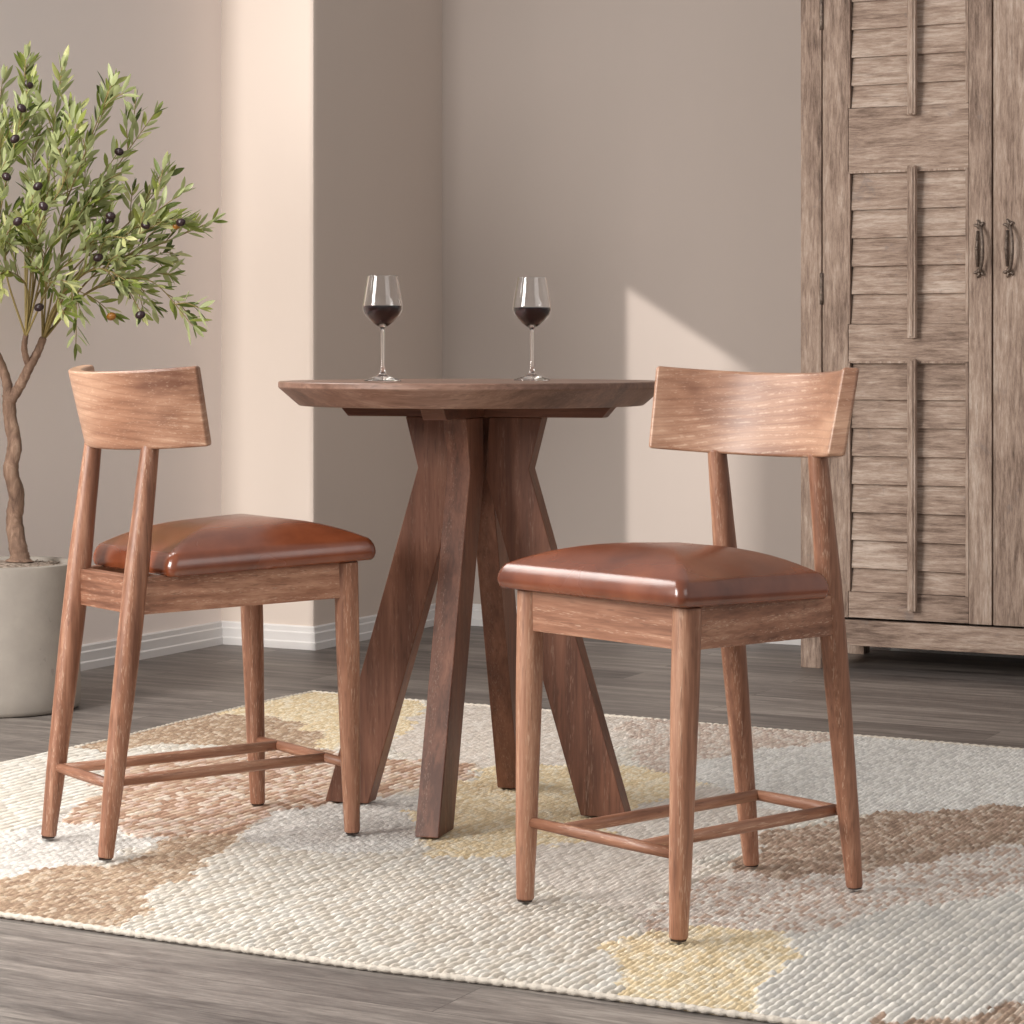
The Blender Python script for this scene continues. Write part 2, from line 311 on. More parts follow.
def build_rug():
    rng = np.random.default_rng(5)
    du, dv = .003, .0045
    nu, nv = int(RU/du)+1, int(RV/dv)+1
    u = np.linspace(0, RU, nu); v = np.linspace(0, RV, nv)
    Ug, Vg = np.meshgrid(u, v, indexing='ij')
    def vnoise(x, y, s, seed):
        r = np.random.default_rng(seed).random((256, 256)); X = x*s; Y = y*s
        i = np.floor(X).astype(int); j = np.floor(Y).astype(int); fx = X-i; fy = Y-j; fx = fx*fx*(3-2*fx); fy = fy*fy*(3-2*fy)
        g = lambda a, b: r[(a) % 256, (b) % 256]
        return (g(i, j)*(1-fx)+g(i+1, j)*fx)*(1-fy)+(g(i, j+1)*(1-fx)+g(i+1, j+1)*fx)*fy
    def hsh(a, b, k=0): return np.modf(np.abs(np.sin(a*12.9898+b*78.233+k*37.719)*43758.5453))[0]
    def inside(x, y, poly):
        ins = np.zeros(x.shape, bool); n = len(poly)
        for i in range(n):
            x1, y1 = poly[i]; x2, y2 = poly[(i+1) % n]
            if y1 == y2: continue
            c = ((y1 > y) != (y2 > y)) & (x < (x2-x1)*(y-y1)/(y2-y1)+x1); ins ^= c
        return ins
    # colour borders follow the stitches
    qs = .014
    cu = (np.floor(Ug/qs)+.5)*qs; cv = (np.floor(Vg/.02)+.5)*.02
    wu = cu + (vnoise(cu, cv, 7, 1)-.5)*.09 + (vnoise(cu, cv, 28, 3)-.5)*.04; wv = cv + (vnoise(cu, cv, 7, 2)-.5)*.09 + (vnoise(cu, cv, 28, 4)-.5)*.04
    K = np.zeros(Ug.shape, int)
    for name, poly in REG: K[inside(wu, wv, poly)] = KN.index(name)
    pitch = np.array([KD[k][1] for k in KN])[K]; st = np.array([KD[k][2] for k in KN])[K]; rel = np.array([KD[k][3] for k in KN])[K]
    a = Ug/pitch + (vnoise(Ug, Vg, 5, 9)-.5)*.8; ia = np.floor(a); fa = a-ia
    b = Vg/st + .5*(ia % 2) + (hsh(ia, ia*0)-.5)*.3 + (fa-.5)*.5*np.where(ia % 2 == 0, 1, -1); ib = np.floor(b); fb = b-ib
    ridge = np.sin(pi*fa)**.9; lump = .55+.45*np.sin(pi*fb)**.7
    h = ridge*lump*rel*(.75+.5*hsh(ia, ib, 3))
    Z = .0035 + .0080*h*np.clip(pitch/.014, .8, 1.25) + (vnoise(Ug, Vg, 9, 7)-.5)*.0015
    Z = np.minimum(Z, .0116)
    edge = np.minimum(np.minimum(Ug, RU-Ug), np.minimum(Vg, RV-Vg)); Z = np.where(edge < 1e-6, 0.0005, Z)
    lin = lambda c: np.where(c <= .04045, c/12.92, ((c+.055)/1.055)**2.4)
    col = np.zeros(Ug.shape+(3,))
    rsel = hsh(ia, ib, 11)
    for ki, k in enumerate(KN):
        pal = np.array(KD[k][0])/255.; idx = np.minimum((rsel*len(pal)).astype(int), len(pal)-1)
        m = K == ki; col[m] = lin(pal)[idx[m]]
    shade = (.95+.10*hsh(ia, ib, 5))*(.64+.36*np.clip(ridge*1.4*lump, 0, 1)**.8)  # random stitch tone, plus shade between the ropes put into the colour
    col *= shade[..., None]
    # gentle waviness of the outline
    off = (vnoise(Ug, Vg, 3, 21)-.5)*.022*np.exp(-edge/.12)
    P = np.zeros(Ug.shape+(3,))
    du_ = Ug + off*(np.minimum(Ug, RU-Ug) < .4); dv_ = Vg + off*(np.minimum(Vg, RV-Vg) < .4)
    P[..., 0] = du_; P[..., 1] = dv_*(1-.030-.009*Ug); P[..., 2] = Z
    me = bpy.data.meshes.new('area_rug'); nvt = nu*nv
    idx = np.arange(nvt).reshape(nu, nv)
    q = np.stack([idx[:-1, :-1], idx[1:, :-1], idx[1:, 1:], idx[:-1, 1:]], -1).reshape(-1, 4)
    me.vertices.add(nvt); me.vertices.foreach_set('co', P.reshape(-1).astype(np.float32))
    me.loops.add(q.size); me.loops.foreach_set('vertex_index', q.reshape(-1).astype(np.int32))
    me.polygons.add(len(q)); me.polygons.foreach_set('loop_start', (np.arange(len(q))*4).astype(np.int32))
    me.polygons.foreach_set('use_smooth', np.ones(len(q), bool))
    me.update(calc_edges=True)
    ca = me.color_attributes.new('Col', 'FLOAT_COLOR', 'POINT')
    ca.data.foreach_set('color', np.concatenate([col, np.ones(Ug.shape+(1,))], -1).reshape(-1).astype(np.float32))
    me.materials.append(M_rug)
    return me, vnoise
me, vnz = build_rug()
rug = bpy.data.objects.new('area_rug', me); link(rug); rug.location = RN; rug.rotation_euler = (0, 0, -PHI)
tag(rug, 'large woven patchwork rug in cream, tan, yellow and brown under the table', 'rug')
random.seed(3)
for (p0, p1, n) in (((0, 0), (RU, 0), 150), ((0, 0), (0, RV), 120), ((0, RV), (RU, RV), 150), ((RU, 0), (RU, RV), 120)):
    bm = BM(); pts = []; rr = []
    vert = p0[0] == p1[0]
    for i in range(n*6+1):
        t = i/(n*6); x = lerp(p0[0], p1[0], t); y = lerp(p0[1], p1[1], t)
        o = float((vnz(np.array([x]), np.array([y]), 3, 21)[0]-.5)*.022)
        pts.append((x+(o if vert else 0), (y+(o if not vert else 0))*(1-.030-.009*x), .0058)); rr.append((.0036+.0021*abs(sin(pi*i/6+.3)))*(.92+.16*random.random()))
    tube(bm, pts, rr, 8); obj('edge_binding', bm, M_bind, rug, smooth=True)

# ------------------------------------------------------------------ counter stools
def spl(knots, t):                            # monotone-ish interpolation of (t,value)
    for (a, va), (b, vb) in zip(knots, knots[1:]):
        if t <= b:
            s = (t-a)/(b-a); s = s*s*(3-2*s)*.5+s*.5; return va+(vb-va)*s
    return knots[-1][1]
ZT = .7585
def stool(label, loc, rz):
    R = thing('counter_stool', label, 'chair', loc, rz, 'counter stools at the round table')
    fx = lambda z: lerp(.1838, .1869, z/.532); fy = lambda z: lerp(.2486, .232, z/.532)
    bx = lambda z: lerp(.1226, .1197, z/.752); by = lambda z: lerp(-.2486, -.156, z/.752)
    FR = [(0, .0152), (.14, .0190), (.40, .0232), (.532, .0236)]
    RR = [(0, .0145), (.14, .0188), (.42, .0228), (.53, .0228), (.66, .0195), (.80, .0160)]
    for s in (-1, 1):
        bm = BM(); zs = [.003+i*(.530-.003)/22 for i in range(23)]
        tube(bm, [(s*fx(z), fy(z), z) for z in zs], [spl(FR, z) for z in zs], 24); l = obj('leg', bm, M_leg, R, smooth=True, bevel=.003)
        bm = BM(); lathe(bm, [(.0125, .0), (.0135, .0035)], 20, s*fx(0), fy(0)); obj('foot_glide', bm, M_glide, l)
        bm = BM(); zs = [.003+i*(.762-.003)/30 for i in range(31)]
        tube(bm, [(s*bx(z), by(z), z) for z in zs], [spl(RR, z) for z in zs], 24); l = obj('leg', bm, M_leg, R, smooth=True, bevel=.003)
        bm = BM(); lathe(bm, [(.0120, .0), (.0130, .0035)], 20, s*bx(0), by(0)); obj('foot_glide', bm, M_glide, l)
    # aprons: tilt slightly down to the back
    zt = lambda y: lerp(.516, .534, (y+.2)/.435); zb = lambda y: lerp(.447, .461, (y+.2)/.435)
    def bar(name, p, q, th, mat):              # outer face line p->q, thickness inwards (toward the centre)
        d = Vector((q[0]-p[0], q[1]-p[1], 0)).normalized(); n = Vector((-d.y, d.x, 0)); mid = Vector(((p[0]+q[0])/2, (p[1]+q[1])/2, 0))
        if n.dot(mid) > 0: n = -n
        P = [Vector((p[0], p[1], 0)), Vector((q[0], q[1], 0))]; P = [P[0], P[1], P[1]+n*th, P[0]+n*th]
        bm = BM(); hexa(bm, [Vector((a.x, a.y, zb(a.y))) for a in P]+[Vector((a.x, a.y, zt(a.y))) for a in P]); obj(name, bm, mat, R, bevel=.0018)
    yf = .2325+.0135; bar('apron', (-.182, yf), (.182, yf), .022, M_rail)
    bar('apron', (-.118, -.192), (.118, -.192), .022, M_rail)
    for s in (-1, 1): bar('apron', (s*.1995, .232), (s*.1345, -.186), .022, M_depth)
    # stretchers
    z = .1354
    bm = BM(); tube(bm, [(x, fy(z), z) for x in (-fx(z), -.06, .06, fx(z))], [.0090, .0104, .0104, .0090], 16); obj('front_stretcher', bm, M_rail, R, smooth=True)
    bm = BM(); tube(bm, [(x, by(z), z) for x in (-bx(z), -.04, .04, bx(z))], [.0090, .0102, .0102, .0090], 16); obj('rear_stretcher', bm, M_rail, R, smooth=True)
    for s in (-1, 1):
        bm = BM(); tube(bm, [(s*.0925, y, z) for y in (by(z)+.004, -.05, .05, fy(z)-.004)], [.0100, .0108, .0108, .0100], 16, squash=.92); obj('side_stretcher', bm, M_depth, R, smooth=True)
    # curved backrest
    Rr = .295; th = .031; N = 36; Mz = 8; bm = BM(); F = []; K = []
    for j in range(Mz+1):
        t = j/Mz; w = .2115+.009*t; f = []; k = []
        for i in range(N+1):
            x = (2*i/N-1)*w; yb = -.163-.040*t; ang = math.asin(x/Rr)
            y = yb+Rr-Rr*cos(ang); zz = .752+.147*t+.12*(y-yb)
            nx, ny = sin(ang), -cos(ang)
            tt = th*(1-.08*t)
            f.append(bm.verts.new((x, y, zz))); k.append(bm.verts.new((x+nx*tt, y+ny*tt, zz-.12*tt*.3)))
        F.append(f); K.append(k)
    for j in range(Mz):
        for i in range(N):
            bm.faces.new((F[j][i], F[j][i+1], F[j+1][i+1], F[j+1][i])); bm.faces.new((K[j][i+1], K[j][i], K[j+1][i], K[j+1][i+1]))
        bm.faces.new((F[j][0], F[j+1][0], K[j+1][0], K[j][0])); bm.faces.new((F[j+1][N], F[j][N], K[j][N], K[j+1][N]))
    for i in range(N):
        bm.faces.new((F[0][i+1], F[0][i], K[0][i], K[0][i+1])); bm.faces.new((F[Mz][i], F[Mz][i+1], K[Mz][i+1], K[Mz][i]))
    obj('backrest', bm, M_back, R, bevel=.0055, seg=4)
    # seat cushion
    def outline(nc=10):
        cs = [(-.167, -.139), (.167, -.139), (.2285, .283), (-.2285, .283)]; rad = [.020, .020, .016, .016]; out = []
        for i in range(4):
            p = Vector((*cs[i], 0)); a = (Vector((*cs[i-1], 0))-p).normalized(); b = (Vector((*cs[(i+1) % 4], 0))-p).normalized()
            h_ = math.acos(max(-1, min(1, a.dot(b))))/2; d = rad[i]/math.tan(h_); c = p+(a+b).normalized()*(rad[i]/sin(h_)); s0 = p+a*d-c; s1 = p+b*d-c
            a0 = math.atan2(s0.y, s0.x); a1 = math.atan2(s1.y, s1.x)
            while a1 < a0: a1 += 2*pi
            out += [c+Vector((cos(lerp(a0, a1, k/nc)), sin(lerp(a0, a1, k/nc)), 0))*rad[i] for k in range(nc+1)]
            nxt = Vector((*cs[(i+1) % 4], 0)); e0 = p+b*d
            L = 14; e1 = nxt+(p-nxt).normalized()*d
            out += [e0.lerp(e1, k/L) for k in range(1, L)]
        return out
    O = outline(); cen = Vector((0, .075, 0)); bm = BM(); rings = []
    slope = lambda y: (y-.235)*.0414
    prof = [(.90, .533, 0), (.975, .532, 0), (.99, .536, 0), (1.0, .544, 0), (1.0, .549, 0), (.996, .555, 0), (.987, .5615, 0), (.972, .568, 0), (.953, .5735, 0)]
    for s_ in (.925, .89, .86, .80, .72, .63, .53, .43, .33, .23, .13, .06): prof.append((s_, .5735+.045*(1-((s_/.953)**2.5)), 1))
    for s_, z_, k_ in prof:
        ring = []
        for p in O:
            q = cen+(p-cen)*s_; ring.append(bm.verts.new((q.x, q.y, z_+slope(q.y))))
        rings.append(ring)
    n = len(O)
    for a, b in zip(rings, rings[1:]):
        for k in range(n): bm.faces.new((a[k], a[(k+1) % n], b[(k+1) % n], b[k]))
    bm.faces.new(rings[0]); bm.faces.new(rings[-1])
    obj('seat_cushion', bm, M_leather, R, smooth=True)
    return R
stool('wooden stool with tan leather seat facing left, right of the round table', (.3303, 4.1606, RUGZ), 2.2916)
stool('wooden stool seen from behind, left of the table beside the potted olive tree', (-.6197, 4.718, RUGZ), -.9466)

# ------------------------------------------------------------------ round table
TA = math.radians(-16.5)
T = thing('pub_table', 'tall round dark wood table with four bent crossing legs on the rug', 'table', (-.083, 4.97, RUGZ), TA)
bm = BM(); dz = -RUGZ
lathe(bm, [(0, .839+dz), (.3515, .839+dz), (.354, .8405+dz), (.3925, .874+dz), (.3945, .877+dz), (.3945, .886+dz), (.3925, .888+dz), (0, .888+dz)], 160, cap=False)
obj('tabletop', bm, M_ttop, T, smooth=False)
for p in T.children[0].data.polygons: p.use_smooth = False
LO = Matrix.Translation(Matrix.Rotation(-TA, 3, 'Z') @ Vector((.010, .011, 0)))
for k in range(2):
    bm = BM(); hh = .0245 if k == 0 else .0246; z0 = .8145+dz+(0 if k == 0 else .0004); z1 = .839+dz
    prism(bm, [(-.293, z1), (-.288, z1-.006), (-.272, z0), (.272, z0), (.288, z1-.006), (.293, z1)], -hh, hh, LO @ Matrix.Rotation(k*pi/2, 4, 'Z')); obj('support_bar', bm, M_tbar, T, bevel=.002)
for k in range(4):
    bm = BM(); prof = [(.146, .8145+dz), (.119, .7095+dz), (.323, 0), (.2275, 0), (.026, .695+dz), (.034, .8145+dz)]
    prism(bm, prof, -.0245, .0245, LO @ Matrix.Rotation(k*pi/2, 4, 'Z')); obj('leg', bm, M_tleg, T, bevel=.0025)

# ------------------------------------------------------------------ wine glasses
def wine_glass(label, loc, fill, rz):
    G = thing('wine_glass', label, 'glass', loc, rz, 'wine glasses on the round table')
    bowl = [(.0045, .108), (.010, .1115), (.020, .1185), (.030, .128), (.0375, .138), (.0403, .147), (.0402, .156), (.0380, .172), (.0345, .192), (.0304, .2136), (.0303, .2142), (.0301, .2145)]
    outer = [(0, .0), (.036, .0), (.0375, .0), (.0385, .0012), (.036, .0030), (.022, .0075), (.010, .0125), (.0052, .0185), (.0040, .03), (.0037, .06), (.0038, .095)]+bowl
    inner = [(.0297, .2145), (.0295, .2142), (.02955, .2136), (.0336, .192), (.0371, .172), (.0393, .156), (.0394, .147), (.0366, .1385), (.029, .129), (.019, .1200), (.009, .1140), (0, .1125)]
    bm = BM(); lathe(bm, outer+inner, 64, cap=False); b = obj('glass_body', bm, M_glass, G, smooth=True)
    zf = fill; w = []
    ins = [(r-.0003, z) for r, z in reversed(inner)]; ins[0] = (0, .1129)
    for (r, z), (r2, z2) in zip(ins, ins[1:]):
        w.append((max(r, 0), z))
        if z2 >= zf:
            t = (zf-z)/(z2-z); w.append((lerp(r, r2, t), zf)); w.append((0, zf)); break
    bm = BM(); lathe(bm, w, 64, cap=False); o = obj('wine', bm, M_wine, G, smooth=True); o['label'] = 'dark red wine'
    m = o.modifiers.new('e', 'EDGE_SPLIT'); m.split_angle = 1.0
    return G
wine_glass('left of the two stemmed wine glasses of red wine on the round table', (-.2635, 4.94, .8882), .1535, 0)
wine_glass('right of the two stemmed wine glasses of red wine on the round table', (.0415, 5.06, .8882), .1520, .6)

# ------------------------------------------------------------------ weathered cabinet
CB = thing('cabinet', 'tall weathered grey wood cabinet with louvred doors against the back wall', 'cabinet', (.866, 7.280, 0), -PHI)
WD, DP, HT = 1.178, .44, 2.25
for x0 in (0, WD-.066):
    bm = BM(); box(bm, x0, x0+.066, 0, .07, 0, HT); obj('front_post', bm, M_cabV, CB, bevel=.002)
    bm = BM(); box(bm, x0, x0+.066, DP-.06, DP, 0, HT); obj('back_post', bm, M_cabV, CB, bevel=.002)
    bm = BM(); xs = .008 if x0 == 0 else WD-.024; box(bm, xs, xs+.016, .07, DP-.06, .09, HT-.03); obj('side_panel', bm, M_cabV, CB)
bm = BM(); box(bm, .0665, WD-.0665, .004, .05, .074, .150); obj('base_rail', bm, M_cabH, CB, bevel=.002)
bm = BM(); box(bm, .0665, WD-.0665, .004, .05, HT-.07, HT-.001); obj('top_rail', bm, M_cabH, CB, bevel=.002)
bm = BM(); box(bm, .03, WD-.03, .05, DP-.01, .105, .125); obj('bottom_shelf', bm, M_cabH, CB)
bm = BM(); box(bm, .03, WD-.03, DP-.012, DP-.002, .08, HT-.02); obj('back_panel', bm, M_cabH, CB)
bm = BM(); box(bm, -.03, WD+.03, -.035, DP+.0, HT, HT+.035); box(bm, -.015, WD+.015, -.02, DP, HT-.025, HT, None) if False else None; obj('cornice', bm, M_cabH, CB, bevel=.004)
SEC = [(.236, .917), (1.029, 1.480), (1.670, 2.099)]
def slats(z0, z1, x0, x1):
    bm = BM(); H0 = .0835; z = z1-.11; edges = [(z, z1)]
    while z-z0 > .03:
        nz = max(z-H0, z0) if z-H0-z0 > .03 else z0; edges.append((nz, z)); z = nz
    random.seed(int(z0*100)+int(x0*100))
    for a, b in edges:
        k = random.uniform(-.0015, .0015); tl = random.uniform(-.0012, .0012)
        yb, yt = .0035+k, .0165
        pts = [(x0, yb, a-.001+tl), (x1, yb+k, a-.001-tl), (x1, yb+.010, a+.001), (x0, yb+.010, a+.001),
               (x0, yt, b+.004), (x1, yt, b+.004), (x1, yt+.010, b+.004), (x0, yt+.010, b+.004)]
        hexa(bm, pts)
    return bm
def door(x0, x1, flip):
    w = x1-x0; z0, z1 = .157, HT-.074; bm = BM()
    sl, sr = (.080, .068) if not flip else (.092, .080)
    ox0, ox1 = x0+sl, x1-sr
    Y0, Y1 = -.002, .024
    box(bm, x0, ox0, Y0, Y1, z0, z1); box(bm, ox1, x1, Y0, Y1, z0, z1)
    D = obj('door', bm, M_cabV, CB, bevel=.0015)
    zz = [z0]+[q for s_ in SEC for q in s_]+[z1]
    for a, b in ((zz[0], zz[1]), (zz[2], zz[3]), (zz[4], zz[5]), (zz[6], zz[7])):
        bm = BM(); box(bm, ox0+.0008, ox1-.0008, Y0+.0015, Y1, a+.001, b-.001); obj('door_rail', bm, M_cabH, D, bevel=.0015)
    bm = BM(); box(bm, ox0+.001, ox1-.001, .0285, .034, z0, z1); obj('backing_board', bm, M_cabH, D)
    for a, b in SEC:
        obj('louver_panel', slats(a+.001, b-.001, ox0+.008, ox1-.009), M_cabH, D, bevel=.0012)
        bm = BM()                               # slim bead round the opening
        box(bm, ox0, ox0+.006, -.004, .012, a, b); box(bm, ox1-.009, ox1, -.004, .012, a, b); box(bm, ox0, ox1, -.004, .008, b-.004, b+.002); obj('bead', bm, M_cabV, D)
    cx = (ox0+ox1)/2+(.020 if not flip else -.020)
    for a, b in ((SEC[0][0]-.048, SEC[0][1]+.008), (SEC[1][0]-.042, SEC[1][1]+.012), (SEC[2][0]-.03, SEC[2][1]+.01)):
        bm = BM(); box(bm, cx-.0125, cx+.0125, -.030, -.010, a, b); box(bm, cx-.006, cx+.006, -.034, -.030, a+.004, b-.004); box(bm, cx-.004, cx+.004, -.012, .010, a+.06, b-.03)
        obj('tilt_rod', bm, M_cabV, D, bevel=.003)
    # ornate pull
    hx = (x1-.036) if not flip else (x0+.046); hz = 1.245; bm = BM(); s_ = 1
    arc = []
    for i in range(17):
        t = i/16; a = -pi/2+pi*t; arc.append((hx+.000+.020*cos(a)*.9, Y0-.006-.026*cos(a), hz+.068*sin(a)))
    tube(bm, arc, [.0036+.0022*sin(pi*i/16) for i in range(17)], 10)
    tube(bm, [(hx-.004, Y0-.004, hz-.052), (hx-.006, Y0-.006, hz), (hx-.004, Y0-.004, hz+.052)], [.004, .0052, .004], 10)
    for e in (-1, 1):
        for k in range(3):                      # three small scrolls at each end
            an = e*(pi/2)+(k-1)*1.0
            p = [(hx+.002+r*cos(an+e*.5*(r*30)), Y0-.004-.003*sin(r*90), hz+e*.064+r*sin(an+e*.5*(r*30))) for r in (0, .008, .015, .021 if k == 1 else .018)]
            tube(bm, p, [.0060, .0052, .0042, .0026], 8)
        lathe_c = Matrix.Translation((hx+.002, Y0-.006, hz+e*.064))
        bmesh.ops.create_uvsphere(bm, u_segments=12, v_segments=8, radius=.0085, matrix=lathe_c)
        bmesh.ops.create_uvsphere(bm, u_segments=10, v_segments=6, radius=.0045, matrix=Matrix.Translation((hx-.005, Y0-.008, hz+e*.028)))
    bmesh.ops.create_uvsphere(bm, u_segments=10, v_segments=8, radius=.006, matrix=Matrix.Translation((hx-.006, Y0-.008, hz)))
    obj('handle', bm, M_iron, D, smooth=True)
    gx = x0-.002 if not flip else x1+.002
    for hz in (.42, 1.135, 1.955):
        bm = BM(); tube(bm, [(gx, -.006, hz-.047+i*.0188) for i in range(6)], .0055, 10); obj('hinge', bm, M_iron, D, smooth=True)
door(.0705, .5865, False); door(.5915, 1.1075, True)

# ------------------------------------------------------------------ planter and olive tree
PX, PY = -1.352, 6.455
P = thing('planter_pot', 'round grey concrete planter pot at the foot of the left wall', 'pot', (PX, PY, 0))
bm = BM(); lathe(bm, [(0, 0), (.186, 0), (.196, .004), (.2005, .014), (.2015, .05), (.1965, .378), (.1945, .386), (.188, .388), (.176, .388), (.170, .384), (.168, .372), (.168, .335), (0, .335)], 96, cap=False)
obj('pot_body', bm, M_conc, P, smooth=True).modifiers.new('e', 'EDGE_SPLIT').split_angle = .9
bm = BM(); random.seed(8)
lathe(bm, [(.167, .368), (.12, .380), (.06, .3878), (0, .3882)], 48, cap=False)
for i in range(620):
    a = random.uniform(0, 2*pi); r = .160*math.sqrt(random.random()); c = Vector((r*cos(a), r*sin(a), .370+.016*(1-r/.16))); p = [c]
    for k in range(4): p.append(p[-1]+Vector((random.uniform(-.012, .012), random.uniform(-.012, .012), random.uniform(-.004, .005))))
    for q in p: q.z = min(q.z, .3874)
    p = [q if math.hypot(q.x, q.y) < .166 else Vector((q.x*.9, q.y*.9, q.z)) for q in p]
    tube(bm, p, .0013, 4)
obj('moss_topping', bm, M_moss, P, smooth=False)

OT = thing('olive_tree', 'slender olive tree with green leaves and dark olives, growing from the pot', 'tree', (PX, PY, .355))
S0 = .002663
def pw(px, py, dy=0):                          # tree-local point: measured sideways and upward from the photo scale, dy = depth offset
    return Vector(((px-512)*S0-PX, dy, .95-(py-350.8)*S0-.355))
def smooth_path(pts, n=8):
    out = []
    P_ = [pts[0]*2-pts[1]]+list(pts)+[pts[-1]*2-pts[-2]]
    for i in range(1, len(P_)-2):
        for k in range(n):
            t = k/n; a, b, c, d = P_[i-1:i+3]
            out.append(.5*((2*b)+(c-a)*t+(2*a-5*b+4*c-d)*t*t+(3*b-a-3*c+d)*t**3))
    out.append(pts[-1]); return out
random.seed(21)
tr_ = smooth_path([pw(20, 561.2), pw(20, 556), pw(18, 545), pw(14, 520, .01), pw(17, 495, .0), pw(12, 470, -.01), pw(15, 445), pw(10, 420, .01), pw(9, 395)], 6)
bm = BM(); tube(bm, tr_, [(.009*max(0, 1-i/5))+lerp(.029, .0170, (i/(len(tr_)-1))**.6)*(1+.04*sin(i*1.3)+.03*sin(i*2.9)) for i in range(len(tr_))], 14)
obj('trunk', bm, M_bark, OT, smooth=True)
def branch(pts, r0, r1, mat=M_bark):
    p = smooth_path(pts, 6); bm = BM(); tube(bm, p, [lerp(r0, r1, i/(len(p)-1))*(1+.06*sin(i*2.3)) for i in range(len(p))], 10); obj('branch', bm, mat, OT, smooth=True); return p
bA = branch([pw(10, 402), pw(20, 385, .01), pw(30, 368, -.01), pw(38, 352), pw(43, 338, .01)], .0155, .010)
bB = branch([pw(9, 402), pw(7, 385, .01), pw(0, 365, .02), pw(-8, 345), pw(-14, 328, -.02)], .0145, .010)
bC = branch([pw(30, 370), pw(27, 350, -.03), pw(30, 335, -.05)], .010, .007)
starts = {'A': pw(42, 341, .01), 'B': pw(-13, 330, -.02), 'C': pw(30, 337, -.05)}
tips = [('A', 196, 326, -.05, .35), ('A', 150, 306, .08, .3), ('A', 212, 221, .02, .1), ('A', 186, 195, -.08, .1), ('A', 152, 112, .05, .0), ('A', 118, 90, -.1, -.1),
 ('A', 165, 260, .12, .2), ('A', 140, 285, -.14, .25), ('C', 104, 92, .1, -.1), ('C', 62, 76, 0, -.15), ('C', 88, 130, -.16, -.1), ('A', 160, 172, .15, .05),
 ('B', 24, 58, .03, -.1), ('B', 38, 95, -.14, -.1), ('B', -5, 75, .1, -.1), ('B', -40, 92, -.02, -.05), ('B', -72, 140, -.1, .0), ('B', -86, 185, .03, .05), ('B', -84, 240, -.08, .15),
 ('B', -70, 285, -.12, .2), ('B', -30, 310, -.2, .25), ('C', 20, 290, -.22, .3), ('C', 65, 290, -.2, .2), ('C', 40, 215, -.18, .0), ('C', 95, 205, .0, .0), ('B', -25, 200, -.22, .0),
 ('C', 110, 235, -.12, .1), ('B', -50, 225, -.16, .1), ('A', 120, 150, .0, .0), ('C', 25, 150, .12, -.05), ('C', 55, 160, -.1, 0), ('B', 5, 240, -.1, .05),
 ('A', 105, 262, .02, .2), ('C', 5, 255, -.24, .3), ('A', 172, 222, -.12, .1), ('A', 88, 315, -.1, .35), ('C', 70, 240, -.14, .1), ('B', 0, 130, -.05, 0)]
leaf = BM(); twb = []
def wall_dist(p):                              # distance from the left wall
    w = Vector((p.x+PX, p.y+PY, 0)); return (w-A).dot(U)
def add_leaf(p, d, L, w):
    d = d.normalized(); side = d.cross(Vector((random.uniform(-1, 1), random.uniform(-1, 1), random.uniform(.2, 1)))).normalized(); up = side.cross(d)
    pts = []; k = random.uniform(-.1, .16)
    if wall_dist(p+d*L) < .03: return
    prof = [(0, .10), (.14, .55), (.35, .95), (.58, 1.0), (.8, .66), (.94, .25), (1, 0)]
    c = [leaf.verts.new(p+d*L*t+up*(k*L*t*t)) for t, _ in prof]
    l = [leaf.verts.new(p+d*L*t+side*w*ww+up*(k*L*t*t+w*.30*ww)) for t, ww in prof[:-1]]
    r = [leaf.verts.new(p+d*L*t-side*w*ww+up*(k*L*t*t+w*.30*ww)) for t, ww in prof[:-1]]
    for i in range(len(prof)-2):
        leaf.faces.new((c[i], c[i+1], l[i+1], l[i])); leaf.faces.new((c[i+1], c[i], r[i], r[i+1]))
    leaf.faces.new((c[-2], c[-1], l[-1])); leaf.faces.new((c[-1], c[-2], r[-1]))
twig_pts = []
def leafy(path, t0, step=.021):
    acc = 0; tot = sum((b-a).length for a, b in zip(path, path[1:])); run = 0; flip = random.random()*6
    for a, b in zip(path, path[1:]):
        seg = (b-a).length; d = (b-a).normalized(); acc += seg; run += seg
        if run/tot < t0: acc = 0; continue
        while acc > step:
            acc -= step; flip += 2.4
            o = d.orthogonal().normalized(); o = Matrix.Rotation(flip+random.uniform(-.5, .5), 3, d) @ o
            for sg in (1, -1):
                if random.random() < .10: continue
                dd = d*random.uniform(.7, 1.3)+o*sg*random.uniform(.5, .9)+Vector((0, 0, .12))
                add_leaf(b+o*sg*.002, dd, random.uniform(.038, .064), random.uniform(.0048, .0078))
        twig_pts.append(b.copy())
    add_leaf(path[-1], path[-1]-path[-2], .042, .006); add_leaf(path[-1], (path[-1]-path[-2]).normalized()+Vector((.3, .2, .3)), .04, .006)
